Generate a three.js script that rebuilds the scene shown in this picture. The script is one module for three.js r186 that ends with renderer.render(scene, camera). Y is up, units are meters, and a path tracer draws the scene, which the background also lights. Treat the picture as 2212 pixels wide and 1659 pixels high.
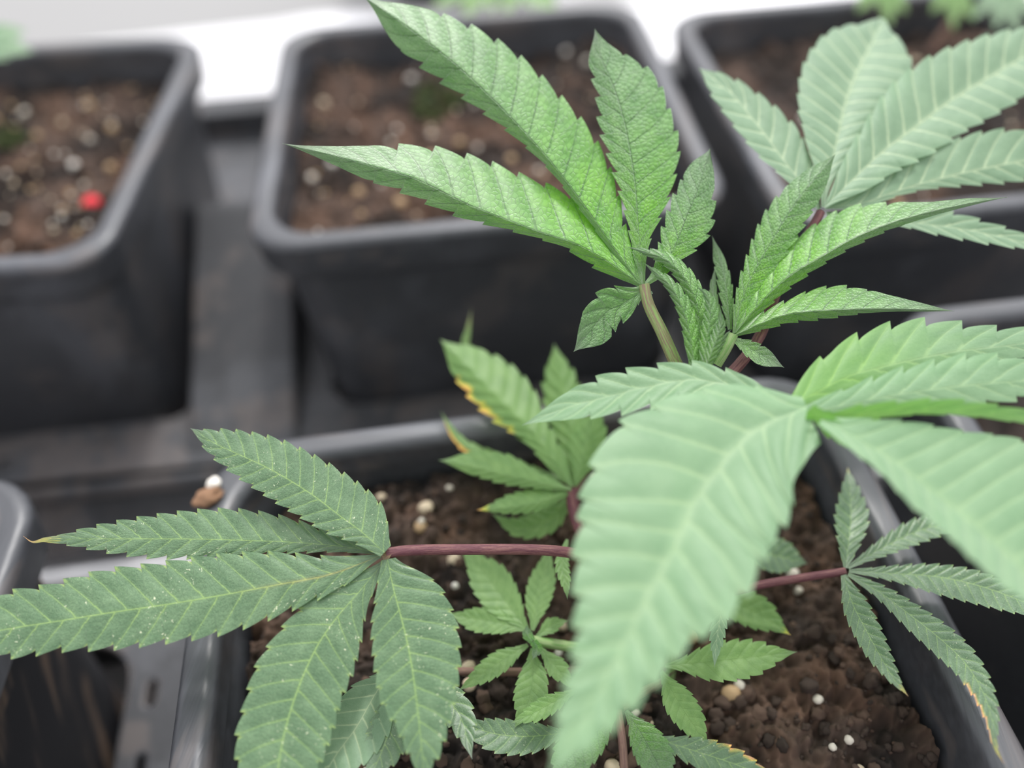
import * as THREE from 'three';
import { mergeGeometries, mergeVertices } from 'three/addons/utils/BufferGeometryUtils.js';

// ---------------------------------------------------------------- camera, sky, sun, exposure
const S = 0.1;                                    // one pot width in metres
const scene = new THREE.Scene();
const F = 1771.2, PITCH = 0.8334, ROLL = -0.0512, CAMH = 1.002, W = 2212, H = 1659;
const camera = new THREE.PerspectiveCamera(2 * Math.atan(H / 2 / F) * 180 / Math.PI, W / H, 0.003, 40);
const fwd = new THREE.Vector3(0, -Math.sin(PITCH), -Math.cos(PITCH));
const up0 = new THREE.Vector3(0, Math.cos(PITCH), -Math.sin(PITCH)), rt0 = new THREE.Vector3(1, 0, 0);
const RT = rt0.clone().multiplyScalar(Math.cos(ROLL)).addScaledVector(up0, Math.sin(ROLL));
const UP = up0.clone().multiplyScalar(Math.cos(ROLL)).addScaledVector(rt0, -Math.sin(ROLL));
const BK = fwd.clone().negate();
camera.position.set(0, CAMH * S, 0);
camera.quaternion.setFromRotationMatrix(new THREE.Matrix4().makeBasis(RT, UP, BK));
camera.focus = 1.0 * S;
camera.userData.fStop = 7.0;
scene.add(camera);

const renderer = new THREE.WebGLRenderer({ antialias: true });
renderer.toneMapping = THREE.LinearToneMapping;
renderer.toneMappingExposure = 1.12;
renderer.shadowMap.enabled = true;

const SUNDIR = new THREE.Vector3(0.14, 0.82, -0.56).normalize();   // towards the hazy sun
const sun = new THREE.DirectionalLight(new THREE.Color(1.0, 0.975, 0.93), 1.55);
sun.position.copy(SUNDIR).multiplyScalar(3);
sun.castShadow = true; sun.shadow.radius = 11; sun.shadow.mapSize.set(2048, 2048);
Object.assign(sun.shadow.camera, { left: -0.6, right: 0.6, top: 0.6, bottom: -0.6, near: 0.5, far: 6 });
scene.add(sun, sun.target);
{ // thin bright haze, brightest round the sun
  const w = 256, h = 128, d = new Float32Array(w * h * 4);
  for (let y = 0; y < h; y++) for (let x = 0; x < w; x++) {
    const el = ((y + 0.5) / h - 0.5) * Math.PI, az = ((x + 0.5) / w) * 2 * Math.PI - Math.PI;
    const v = new THREE.Vector3(Math.cos(el) * Math.cos(az), Math.sin(el), Math.cos(el) * Math.sin(az));
    const c = Math.max(0, v.dot(SUNDIR)), glow = 0.85 * c ** 3 + 2.9 * c ** 14, b = 0.68 + 0.34 * Math.max(0, v.y) + glow;
    d.set([b * 0.985, b * 0.99, b * 1.03, 1], (y * w + x) * 4);
  }
  const t = new THREE.DataTexture(d, w, h, THREE.RGBAFormat, THREE.FloatType);
  t.mapping = THREE.EquirectangularReflectionMapping; t.magFilter = t.minFilter = THREE.LinearFilter; t.needsUpdate = true;
  scene.background = t; scene.environment = t;
}

// ---------------------------------------------------------------- helpers
let seed = 7;
const rnd = () => { seed = (seed * 1664525 + 1013904223) >>> 0; return seed / 4294967296; };
const rr = (a, b) => a + (b - a) * rnd();
const hash = (x, y, z) => { let h = (x * 374761393 + y * 668265263 + z * 1274126177) | 0; h = Math.imul(h ^ (h >>> 13), 1274126177); return ((h ^ (h >>> 16)) >>> 0) / 4294967296; };
const sm = (t) => t * t * (3 - 2 * t), lerp = (a, b, t) => a + (b - a) * t, clamp = (x, a = 0, b = 1) => Math.min(b, Math.max(a, x));
const sstep = (a, b, x) => sm(clamp((x - a) / (b - a)));
function noise(x, y, z = 0) {
  const X = Math.floor(x), Y = Math.floor(y), Z = Math.floor(z), u = sm(x - X), v = sm(y - Y), w = sm(z - Z);
  const l = (k) => lerp(lerp(hash(X, Y, Z + k), hash(X + 1, Y, Z + k), u), lerp(hash(X, Y + 1, Z + k), hash(X + 1, Y + 1, Z + k), u), v);
  return w ? lerp(l(0), l(1), w) : l(0);
}
const fbm = (x, y, z = 0, o = 4) => { let s = 0, a = 0.5; for (let i = 0; i < o; i++) { s += a * noise(x, y, z + i * 17); x *= 2.03; y *= 2.03; z *= 2.03; a *= 0.5; } return s / (1 - 0.5 ** o); };
function worley(x, y) { // [nearest, second nearest]
  const X = Math.floor(x), Y = Math.floor(y); let a = 9, b = 9;
  for (let j = -1; j <= 1; j++) for (let i = -1; i <= 1; i++) {
    const dx = X + i + hash(X + i, Y + j, 5) - x, dy = Y + j + hash(X + i, Y + j, 9) - y, d = Math.sqrt(dx * dx + dy * dy);
    if (d < a) { b = a; a = d; } else if (d < b) b = d;
  }
  return [a, b];
}
function texture(w, h, fn, srgb, wrap = true) {
  const d = new Uint8Array(w * h * 4), c = [0, 0, 0];
  for (let y = 0; y < h; y++) for (let x = 0; x < w; x++) {
    fn(x, y, c); const i = (y * w + x) * 4;
    d[i] = clamp(c[0], 0, 255); d[i + 1] = clamp(c[1], 0, 255); d[i + 2] = clamp(c[2], 0, 255); d[i + 3] = 255;
  }
  const t = new THREE.DataTexture(d, w, h, THREE.RGBAFormat);
  t.magFilter = t.minFilter = THREE.LinearFilter; if (srgb) t.colorSpace = THREE.SRGBColorSpace;
  if (wrap) t.wrapS = t.wrapT = THREE.RepeatWrapping;
  t.needsUpdate = true; return t;
}
const used = {};
function numbered(n) { const k = used[n] = (used[n] ?? -1) + 1; return k ? `${n}_${String(k).padStart(3, '0')}` : n; }
function mesh(name, geo, mat, parent = scene) {
  const m = new THREE.Mesh(geo, mat); m.name = numbered(name); m.castShadow = m.receiveShadow = true; parent.add(m); return m;
}
function thing(name, label, category, at = [0, 0, 0], turn = 0, group) {
  const g = new THREE.Group(); g.name = numbered(name); g.position.set(...at); g.rotation.y = turn;
  g.userData = { label, category }; if (group) g.userData.group = group; scene.add(g); return g;
}
const camC = (px, py) => [(px - W / 2) / F, (H / 2 - py) / F, -1];                // ray in camera axes at depth 1
const toWorld = (c) => new THREE.Vector3(0, CAMH, 0).addScaledVector(RT, c[0]).addScaledVector(UP, c[1]).addScaledVector(BK, c[2]).multiplyScalar(S);
const P = (px, py, d) => toWorld(camC(px, py).map((k) => k * d));
function onPlane(px, py, y) { const r = camC(px, py), dy = RT.y * r[0] + UP.y * r[1] + BK.y * r[2]; return P(px, py, (y - CAMH) / dy); }

// ---------------------------------------------------------------- black plastic, film, soil
function plasticTex(seedz, dirt, base = 40, cool = 1) {
  return texture(512, 512, (x, y, c) => {
    const p = (k) => { const a = x / 512 * k, b = y / 512 * k, u = sm(x / 512), q = noise(a, b, seedz), r = noise(a - k, b, seedz), s = noise(a, b - k, seedz), t = noise(a - k, b - k, seedz), v = sm(y / 512); return lerp(lerp(q, r, u), lerp(s, t, u), v); };
    const n = 0.5 * p(6) + 0.3 * p(17) + 0.2 * p(61), g = base + 12 * p(150) + 18 * sstep(0.45, 0.7, n);
    const m = dirt * sstep(0.53, 0.68, 0.6 * p(9) + 0.4 * p(40));
    c[0] = lerp(g * (1 - 0.06 * cool), 128, m); c[1] = lerp(g * (1 - 0.02 * cool), 114, m); c[2] = lerp(g * (1.02 + 0.06 * cool), 106, m);
  }, true);
}
const grainBump = texture(256, 256, (x, y, c) => { c[0] = c[1] = c[2] = 255 * hash(x, y, 3); }, false);
const rough = (m, k) => { const t = m.clone(); t.repeat.set(k, k); t.needsUpdate = true; return t; };
const M = {
  pot: new THREE.MeshPhysicalMaterial({ map: plasticTex(3, 0.3, 64, 0.5), roughness: 0.38, ior: 1.58, bumpMap: grainBump, bumpScale: 0.000015 }),
  tray: new THREE.MeshPhysicalMaterial({ map: plasticTex(23, 0.4, 58, 0.3), roughness: 0.6, ior: 1.5, bumpMap: grainBump, bumpScale: 0.00003 }),
  film: new THREE.MeshPhysicalMaterial({ color: new THREE.Color().setRGB(0.84, 0.83, 0.84), roughness: 0.3, metalness: 0.2 }),
  floor: new THREE.MeshPhysicalMaterial({ color: new THREE.Color().setRGB(0.3, 0.295, 0.29), roughness: 0.5 }),
  muddy: new THREE.MeshPhysicalMaterial({ map: texture(512, 512, (x, y, c) => { const n = 0.6 * fbm(x / 512 * 34, y / 512 * 4, 5, 3) + 0.4 * fbm(x / 512 * 9, y / 512 * 7, 8, 3), m = sstep(0.5, 0.68, n); c[0] = lerp(34, 112, m); c[1] = lerp(34, 94, m); c[2] = lerp(38, 80, m); }, true), roughness: 0.55 }),
  soil: new THREE.MeshStandardMaterial({ vertexColors: true, roughness: 0.95 }),
  crumb: new THREE.MeshStandardMaterial({ color: 0xffffff, roughness: 0.95 }),
  perlite: ['#d9d0c2', '#c9b79d', '#b39672', '#e6e0d6'].map((c) => new THREE.MeshStandardMaterial({ color: c, roughness: 0.7 })),
  red: new THREE.MeshStandardMaterial({ color: '#e02030', roughness: 0.45 }),
  moss: new THREE.MeshStandardMaterial({ color: '#3c4420', roughness: 1 }),
};

// rings of a rounded square lofted along a profile of [half size, height, corner radius]
function loft(profile, seg = 7, side = 6) {
  const pos = [], uv = [], idx = [];
  let len = 0;
  profile.forEach(([hs, y, r], k) => {
    if (k) len += Math.hypot(hs - profile[k - 1][0], y - profile[k - 1][1]);
    const ring = [];
    for (let q = 0; q < 4; q++) {
      const cx = (q === 0 || q === 3 ? 1 : -1) * (hs - r), cz = (q < 2 ? 1 : -1) * (hs - r);
      for (let i = 0; i <= seg; i++) { const a = (q + i / seg) * Math.PI / 2; ring.push([cx + r * Math.cos(a), cz + r * Math.sin(a)]); }
      const nq = (q + 1) % 4, nx = (nq === 0 || nq === 3 ? 1 : -1) * (hs - r), nz = (nq < 2 ? 1 : -1) * (hs - r), a = (q + 1) * Math.PI / 2;
      const A = ring[ring.length - 1], B = [nx + r * Math.cos(a), nz + r * Math.sin(a)];
      for (let i = 1; i < side; i++) ring.push([lerp(A[0], B[0], i / side), lerp(A[1], B[1], i / side)]);
    }
    ring.push(ring[0]);
    let per = 0;
    ring.forEach((p, i) => { if (i) per += Math.hypot(p[0] - ring[i - 1][0], p[1] - ring[i - 1][1]); pos.push(p[0] * S, y * S, p[1] * S); uv.push(per / 1.0, len / 1.0); });
  });
  const n = pos.length / 3 / profile.length;
  for (let k = 0; k < profile.length - 1; k++) for (let i = 0; i < n - 1; i++) { const a = k * n + i; idx.push(a, a + n, a + 1, a + 1, a + n, a + n + 1); }
  const g = new THREE.BufferGeometry();
  g.setAttribute('position', new THREE.Float32BufferAttribute(pos, 3)); g.setAttribute('uv', new THREE.Float32BufferAttribute(uv, 2)); g.setIndex(idx); g.computeVertexNormals();
  const nn = g.attributes.normal; // weld the seam's normals
  for (let k = 0; k < profile.length; k++) { const a = k * n, b = a + n - 1, v = new THREE.Vector3(nn.getX(a) + nn.getX(b), nn.getY(a) + nn.getY(b), nn.getZ(a) + nn.getZ(b)).normalize(); nn.setXYZ(a, v.x, v.y, v.z); nn.setXYZ(b, v.x, v.y, v.z); }
  return g;
}
const arc = (cx, cy, r, a0, a1, k, cr) => Array.from({ length: k + 1 }, (_, i) => { const a = lerp(a0, a1, i / k) * Math.PI / 180; return [cx + r * Math.cos(a), cy + r * Math.sin(a), cr]; });
const potWallGeo = loft([[0.02, -0.775, 0.01], [0.39, -0.775, 0.08], [0.412, -0.765, 0.09], [0.418, -0.74, 0.095], [0.43, -0.55, 0.1], [0.462, -0.1, 0.11], [0.462, -0.02, 0.11], [0.452, -0.02, 0.105], [0.445, -0.12, 0.1], [0.41, -0.55, 0.09], [0.4, -0.74, 0.08], [0.02, -0.755, 0.01]]);
const skirtGeo = loft([[0.461, -0.085, 0.095], [0.488, -0.092, 0.106], [0.492, -0.086, 0.107], [0.499, -0.024, 0.108]]);
const rimGeo = loft([[0.499, -0.026, 0.108], ...arc(0.482, -0.02, 0.018, 5, 90, 5, 0.108), ...arc(0.467, -0.02, 0.018, 90, 180, 5, 0.1), [0.447, -0.05, 0.095]]);

function soilGeo(half, n, z, amp) {
  const pos = [], col = [], idx = [], r = 0.1;
  for (let j = 0; j <= n; j++) for (let i = 0; i <= n; i++) {
    let x = lerp(-half, half, i / n), y = lerp(-half, half, j / n);
    const ex = Math.abs(x) - (half - r), ey = Math.abs(y) - (half - r);                 // round the corners
    if (ex > 0 && ey > 0) { const l = Math.hypot(ex, ey), m = Math.max(ex, ey), k = m / l; x = Math.sign(x) * (half - r + ex * k); y = Math.sign(y) * (half - r + ey * k); }
    const wx = x + 0.05 * (fbm(x * 14, y * 14, z + 30, 2) - 0.5), wy = y + 0.05 * (fbm(x * 14, y * 14, z + 40, 2) - 0.5), a = fbm(x * 5 + z, y * 5, z, 3) - 0.5, [w1] = worley(wx * 16 + z * 3, wy * 16), [w3] = worley(wx * 52 - z, wy * 52 + 2), f = fbm(x * 90, y * 90, z, 3);
    const clod = sstep(0.62, 0.1, w1) * (0.4 + 0.6 * noise(x * 11, y * 11, z)), c2 = 1 - w3;
    pos.push(x * S, (amp * (a * 1.5 + 0.42 * clod + 0.3 * c2 + 0.45 * f - 0.4)) * S, y * S);
    const t = fbm(x * 9 + 3, y * 9, z + 4, 3), g = 0.75 * sstep(0.38, 0.7, t) * (0.5 + f) + 0.3 * f * f, warm = lerp(0.9, 1.12, noise(x * 21, y * 21, z));
    col.push(lerp(0.010, 0.115, g) * warm, lerp(0.0075, 0.070, g), lerp(0.006, 0.049, g) / warm);
  }
  for (let j = 0; j < n; j++) for (let i = 0; i < n; i++) { const a = j * (n + 1) + i; idx.push(a, a + n + 1, a + 1, a + 1, a + n + 1, a + n + 2); }
  const g = new THREE.BufferGeometry();
  g.setAttribute('position', new THREE.Float32BufferAttribute(pos, 3)); g.setAttribute('color', new THREE.Float32BufferAttribute(col, 3)); g.setIndex(idx); g.computeVertexNormals();
  return g;
}
function lump(r, k, rough_ = 0.45, detail = 2) { // an uneven pebble-like grain
  const g = mergeVertices(new THREE.IcosahedronGeometry(1, detail).deleteAttribute('normal').deleteAttribute('uv')), p = g.attributes.position;
  for (let i = 0; i < p.count; i++) { const x = p.getX(i), y = p.getY(i), z = p.getZ(i), s = r * (1 - rough_ / 2 + rough_ * fbm(x * 1.6 + k * 7, y * 1.6 + k, z * 1.6 + 9, 3)); p.setXYZ(i, x * s, y * s * 0.82, z * s); }
  g.computeVertexNormals(); return g;
}
const lumps = [0, 1, 2, 3, 4, 5].map((k) => lump(S * 0.012, k)), clods = [0, 1, 2].map((k) => lump(S * 0.011, k + 20, 1.5, 2));

function makePot(cx, cz, yaw, label, soilLabel, o) {
  const pot = thing('plant_pot', label, 'pot', [cx * S, 0, cz * S], yaw);
  mesh('wall', potWallGeo, M[o.wall ?? 'pot'], pot); mesh('rim', rimGeo, M.pot, pot); mesh('rim_skirt', skirtGeo, M.pot, pot);
  const g = soilGeo(0.437, o.n ?? 150, o.z, o.amp ?? 0.05), s = mesh('potting_soil', g, M.soil);
  s.position.set(cx * S, -0.105 * S, cz * S); s.rotation.y = yaw; s.userData = { label: soilLabel, category: 'soil' };
  const p = g.attributes.position, N = (o.n ?? 150) + 1;
  const at = (x, y) => { const i = clamp(Math.round((x / 0.874 + 0.5) * (N - 1)), 1, N - 2), j = clamp(Math.round((y / 0.874 + 0.5) * (N - 1)), 1, N - 2), k = j * N + i; return [p.getX(k), p.getY(k), p.getZ(k)]; };
  seed = 100 + o.z * 13;
  for (let k = 0; k < (o.perlite ?? 0); k++) {
    const q = at(rr(-0.42, 0.42), rr(-0.42, 0.42)), big = rnd() ** 2.2, m = mesh('perlite_grain', lumps[k % 6], M.perlite[Math.floor(rnd() * 3.4)], s);
    m.position.set(q[0], q[1] + 0.003 * S, q[2]); m.rotation.set(rr(0, 6), rr(0, 6), rr(0, 6)); m.scale.setScalar(lerp(0.4, 1.15, big));
  }
  const n = o.crumbs ?? 500, im = new THREE.InstancedMesh(clods[0], M.crumb, n), m4 = new THREE.Matrix4(), c = new THREE.Color();
  for (let k = 0; k < n; k++) {
    const q = at(rr(-0.43, 0.43), rr(-0.43, 0.43)), sc = lerp(0.25, 1.15, rnd() ** 4), t = rnd();
    m4.compose(new THREE.Vector3(q[0], q[1] + 0.003 * S * sc, q[2]), new THREE.Quaternion().setFromEuler(new THREE.Euler(rr(0, 6), rr(0, 6), rr(0, 6))), new THREE.Vector3(sc, sc, sc));
    im.setMatrixAt(k, m4); im.setColorAt(k, c.setRGB(lerp(0.038, 0.11, t * t), lerp(0.026, 0.068, t * t), lerp(0.02, 0.048, t * t)));
  }
  im.name = numbered('soil_crumbs'); im.userData.kind = 'stuff'; im.castShadow = im.receiveShadow = true; s.add(im);
  return { pot, soil: s, at };
}

// ---------------------------------------------------------------- ground film
{
  const gf = new THREE.PlaneGeometry(30 * S, 26 * S, 60, 60); gf.rotateX(-Math.PI / 2); gf.translate(0, -0.86 * S, -6 * S);
  mesh('floor', gf, M.floor).userData = { kind: 'structure', label: 'grey floor beyond the white plastic sheet' };
  const n = 160, g = new THREE.PlaneGeometry(9 * S, 6.1 * S, n, 2 * n); g.rotateX(-Math.PI / 2); g.translate(0, 0, -1.15 * S);
  const p = g.attributes.position;
  for (let i = 0; i < p.count; i++) { const x = p.getX(i) / S, z = p.getZ(i) / S, far = sstep(-3.0, -3.5, z); p.setY(i, S * (-0.82 + 0.19 * Math.exp(-(((z + 0.98 + 0.09 * (x + 1)) / 0.065) ** 2)) + far * 0.09 * (fbm(x * 1.1, z * 1.6, 2, 3) - 0.4))); p.setZ(i, S * (z + 0.12 * sstep(-3.6, -4.2, z) * (noise(x * 0.8, 4, 1) - 0.5) - 0.06 * x * sstep(-3, -4.2, z))); }
  g.computeVertexNormals(); mesh('plastic_sheet', g, M.film).userData = { label: 'white plastic sheet spread on the floor under the black trays', category: 'sheet' };
}
// ---------------------------------------------------------------- trays: a plate with pockets and slots, and a skirt
function rrect(path, x0, z0, x1, z1, r) {
  path.moveTo(x0 + r, z0); path.lineTo(x1 - r, z0); path.absarc(x1 - r, z0 + r, r, -Math.PI / 2, 0); path.lineTo(x1, z1 - r); path.absarc(x1 - r, z1 - r, r, 0, Math.PI / 2);
  path.lineTo(x0 + r, z1); path.absarc(x0 + r, z1 - r, r, Math.PI / 2, Math.PI); path.lineTo(x0, z0 + r); path.absarc(x0 + r, z0 + r, r, Math.PI, Math.PI * 1.5); return path;
}
function slab(x0, z0, x1, z1, y, th, r, holes = [], bev = 0.008) { // z measured as -z in the shape's plane
  const s = rrect(new THREE.Shape(), x0, -z1, x1, -z0, r);
  for (const h of holes) s.holes.push(rrect(new THREE.Path(), h[0], -h[3], h[2], -h[1], h[4] ?? 0.02));
  const g = new THREE.ExtrudeGeometry(s, { depth: th, bevelEnabled: true, bevelSize: bev, bevelThickness: bev, bevelSegments: 3, curveSegments: 8 });
  g.rotateX(-Math.PI / 2); g.translate(0, y - th - bev, 0); g.scale(S, S, S); return g;
}
function tray(label, at, yaw, x0, z0, x1, z1, pots, slots, ridges, ledge) {
  const t = thing('carry_tray', label, 'tray', [at[0] * S, 0, at[1] * S], yaw), Y = -0.55;
  const pk = pots.map(([x, z, py]) => { const dx = x - at[0], dz = z - at[1], c = Math.cos(yaw), s = Math.sin(yaw), X = dx * c - dz * s, Z = dx * s + dz * c; const k = 0.445 + 0.43 * Math.abs(py - yaw); return [X - k, Z - k, X + k, Z + k, 0.1]; });
  mesh('top_plate', slab(x0, z0, x1, z1, Y, 0.012, 0.05, [...pk, ...slots]), M.tray, t);
  // skirt: four leaning boards
  const w = 0.03, h = 0.24;
  const fw = slab(x0 + 0.01, z1 - w - 0.012, x1 - 0.01, z1 - 0.012, Y - 0.03, 0.125, 0.012), fp = fw.attributes.position; // leans out towards its foot
  for (let i = 0; i < fp.count; i++) fp.setZ(i, fp.getZ(i) - 0.5 * (fp.getY(i) - (Y - 0.03) * S)); fw.computeVertexNormals(); mesh('front_wall', fw, M.tray, t);
  mesh('back_wall', slab(x0 + 0.01, z0 + 0.025, x1 - 0.01, z0 + w + 0.025, Y - 0.03, h - 0.03, 0.012), M.tray, t);
  mesh('side_wall', slab(x0 + 0.02, z0 + 0.07, x0 + 0.02 + w, z1 - 0.07, Y - 0.03, h - 0.03, 0.012), M.tray, t);
  mesh('side_wall', slab(x1 - 0.02 - w, z0 + 0.07, x1 - 0.02, z1 - 0.07, Y - 0.03, h - 0.03, 0.012), M.tray, t);
  for (const [a, b, c, d, hh, y] of ridges) mesh('ridge', slab(a, b, c, d, Y + hh, hh, Math.min(0.02, (c - a) / 2.5, (d - b) / 2.5), [], 0.012), M.tray, t);
  if (ledge) mesh('front_ledge', slab(...ledge[0], Y + 0.012, 0.01, 0.015, ledge[1], 0.006), M.tray, t);
  return t;
}
function divider(t, x0, x1) { // a hump of the tray moulding between two pots: long slope to the front, rounded crest, steep back
  const s = new THREE.Shape(); s.moveTo(-0.03, -0.575); s.lineTo(-0.03, -0.555); s.lineTo(-0.655, -0.315); s.quadraticCurveTo(-0.695, -0.295, -0.72, -0.325); s.lineTo(-0.98, -0.555); s.lineTo(-0.98, -0.575); s.closePath();
  const g = new THREE.ExtrudeGeometry(s, { depth: x1 - x0 - 0.03, bevelEnabled: true, bevelSize: 0.015, bevelThickness: 0.015, bevelSegments: 4, curveSegments: 10 });
  g.rotateY(-Math.PI / 2); g.translate(x1 - 0.015, 0, 0); g.scale(S, S, S); // the shape's x becomes z
  mesh('divider', g, M.tray, t);
}
const POTS = { left: [-1.2948, -1.7848, 0.0039], mid: [-0.0564, -1.836, 0.0713], right: [1.0168, -1.8204, 0.0832], front: [0.066, -0.3691, 0.1039], fl: [-1.2, -0.262, 0.05], fr: [1.19, -0.585, 0.08] };
{
  const yaw = 0.075;
  const t0 = tray('long black carry tray holding the three pots of the back row', [0, -1.25], yaw, -2.4, -1.62, 2.2, 0.03, [POTS.left, POTS.mid, POTS.right],
    [[-1.255, -0.075, -1.195, -0.035], [-0.71, -0.07, -0.65, -0.03], [0.35, -0.07, 0.41, -0.03]],
    [[-2.35, 0.0, 2.15, 0.025, 0.012], [-0.79, -0.42, -0.77, -0.06, 0.02], [-2.3, -1.6, 2.1, -1.5, 0.1]], [[-2.33, -0.15, -0.62, 0.02], [[-1.25, -0.09, -1.19, -0.045], [-0.71, -0.08, -0.65, -0.035]]]);
  divider(t0, -0.785, -0.525);
  tray('black carry tray under the front pots with slots in its plate', [0, -0.86], 0.1, -1.9, -0.12, 1.95, 1.5, [POTS.fl, POTS.front, POTS.fr],
    [[-0.762, 0.1, -0.73, 0.17], [-0.762, 0.24, -0.73, 0.33]], [[-1.85, -0.1, 1.9, -0.085, 0.012]]);
}
// ---------------------------------------------------------------- pots
const pLeft = makePot(...POTS.left, 'black square pot at the left end of the back row, red pellet on its soil', 'perlite speckled brown soil under the red pellet in the back row', { z: 1, n: 180, perlite: 170, crumbs: 700 });
const pMid = makePot(...POTS.mid, 'black square pot in the middle of the back row, its whole rim in view', 'dark brown soil with a mossy patch in the middle pot of the back row', { z: 2, n: 180, perlite: 75, crumbs: 800 });
const pRight = makePot(...POTS.right, 'black square pot at the right of the back row behind the pale leaf', 'shaded dark soil in the right pot of the back row', { z: 3, n: 120, perlite: 34, crumbs: 400 });
const pFront = makePot(...POTS.front, 'black square pot in the front row that holds the large green plant', 'clumpy brown soil around the stem of the large green plant', { z: 4, n: 330, perlite: 90, crumbs: 2600, amp: 0.06 });
makePot(...POTS.fl, 'dirt streaked black pot cut off by the left edge of the front row', 'soil in the dirt streaked pot at the left edge', { z: 5, n: 60, crumbs: 100, wall: 'muddy' });
makePot(...POTS.fr, 'black square pot on the right edge, beside the pot of the large plant', 'soil in the pot on the right edge', { z: 6, n: 60, crumbs: 100 });
{
  const q = onPlane(198, 440, -0.085), m = mesh('red_pellet', lump(S * 0.021, 3, 0.3, 3), M.red); m.position.copy(q); m.userData = { label: 'small round red pellet lying on soil in the left back pot', category: 'pellet' };
  const a = mesh('perlite_grain', lump(S * 0.011, 8, 0.8, 3), M.perlite[3]); a.position.copy(onPlane(462, 1046, 0.006)); a.userData = { label: 'white perlite grain lying on the back left corner of the front pot rim', category: 'perlite' };
  const b = mesh('soil_clod', lump(S * 0.016, 5, 1.7, 3), new THREE.MeshStandardMaterial({ color: '#8a6a52', roughness: 1 })); b.position.copy(onPlane(450, 1072, 0.003)); b.scale.set(1.25, 0.6, 0.95); b.rotation.y = 0.6; b.userData = { label: 'brown soil clod beside the white perlite grain on the pot rim', category: 'soil' };
}

for (const [soil, px, py, rad, n] of [[pMid, 945, 235, 0.085, 260], [pLeft, 10, 305, 0.06, 160]]) { // moss on the soil
  const o = onPlane(px, py, -0.1), im = new THREE.InstancedMesh(clods[1], M.moss, n), m4 = new THREE.Matrix4(), c = new THREE.Color(); seed = 77;
  soil.soil.updateMatrixWorld(); soil.soil.worldToLocal(o);
  for (let k = 0; k < n; k++) { const a = rr(0, 6.28), r = rad * Math.sqrt(rnd()) * lerp(0.6, 1, noise(Math.cos(a) * 2, Math.sin(a) * 2, 6)), q = soil.at(o.x / S + r * Math.cos(a), o.z / S + r * Math.sin(a)), sc = rr(0.4, 0.9); m4.compose(new THREE.Vector3(q[0] + rr(-0.003, 0.003) * S, q[1] + 0.006 * S, q[2]), new THREE.Quaternion().setFromEuler(new THREE.Euler(rr(0, 6), rr(0, 6), 0)), new THREE.Vector3(sc, sc * 1.3, sc)); im.setMatrixAt(k, m4); im.setColorAt(k, c.setRGB(rr(0.4, 1), rr(0.5, 1), rr(0.4, 1))); }
  im.name = numbered('moss'); im.userData.kind = 'stuff'; soil.soil.add(im);
}

// ---------------------------------------------------------------- leaf materials
const TE = 16; // teeth along one leaf texture
const gv = (v) => 1.25 * (0.8 * v + 0.2 * v * v);
function leafMaps(o) {
  const w = 2048, h = 512;
  const eva = (x, y) => {
    const U = x / w * TE, V = (y / h - 0.5) * 2, v = Math.abs(V), off = V > 0 ? 0.5 : 0;
    const wob = 0.05 * (noise(U * 3, V * 4, 2) - 0.5), ph = U - gv(v) + off + wob, df = Math.abs(ph - Math.round(ph));
    const vw = lerp(o.vw ?? 0.06, 0.018, v), vein = sstep(vw, vw * 0.3, df) * sstep(1.02, 0.9, v) * lerp(1, 0.8, v);
    const rib = sstep(o.rib ?? 0.026, 0.008, v);
    const [a, b] = worley(U * 5.5, V * 9), net = sstep(0.16, 0.02, b - a);
    return { U, V, v, df, vein: Math.max(vein, rib), halo: sstep(0.17, 0.02, df) * 0.5 + sstep(0.12, 0.02, v) * 0.4, net, cell: a, ph };
  };
  const map = texture(w, h, (x, y, c) => {
    const e = eva(x, y), n = fbm(e.U * 1.3, e.V * 3, o.z, 3), f = noise(e.U * 38, e.V * 55, o.z);
    let k = clamp(0.5 + (n - 0.5) * (o.blot ?? 1.3) + (f - 0.5) * (o.grain ?? 0.35));
    for (let i = 0; i < 3; i++) { let q = lerp(o.dark[i], o.light[i], k); q = lerp(q, o.vein[i], e.vein * (o.vk ?? 0.85) + (1 - e.vein) * (e.halo * (o.hk ?? 0.3) + e.net * (o.nk ?? 0.12))); if (o.notch) q = lerp(q, o.notch[i], 0.8 * sstep(0.2, 0.05, e.df) * sstep(0.86, 0.97, e.v)); c[i] = q; }
    if (o.speck) { const s = noise(e.U * 9, e.V * 13, 31) * 0.5 + noise(e.U * 25, e.V * 35, 32) * 0.5, g = sstep(0.79, 0.83, s) * o.speck * sstep(0.5, 0.65, noise(e.U * 0.7, e.V * 1.2, 5)); for (let i = 0; i < 3; i++) c[i] = lerp(c[i], [225, 232, 195][i], g); }
  }, true);
  const bump = texture(w, h, (x, y, c) => {
    const e = eva(x, y), bl = 1 - e.cell, f = noise(e.U * 45, e.V * 60, 7), q = (o.bull ?? 0.5) * bl * (1 - e.net * 0.6) + 0.18 * f;
    c[0] = c[1] = c[2] = 255 * clamp(0.25 + q * 0.6 - (o.groove ?? 0.25) * e.vein);
  }, false);
  return { map, bump };
}
function leafMat(o) {
  const t = leafMaps(o);
  return new THREE.MeshPhysicalMaterial({ map: t.map, bumpMap: t.bump, bumpScale: o.bs ?? 0.00018, vertexColors: true, side: THREE.DoubleSide, roughness: 0.9, transmission: o.tr ?? 0.35, thickness: 0, clearcoat: o.coat ?? 0.4, clearcoatRoughness: o.cr ?? 0.42, sheen: o.sheen ?? 0.5, sheenColor: new THREE.Color(0.85, 1, 0.9), sheenRoughness: 0.5, specularIntensity: 0.6 });
}
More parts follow.
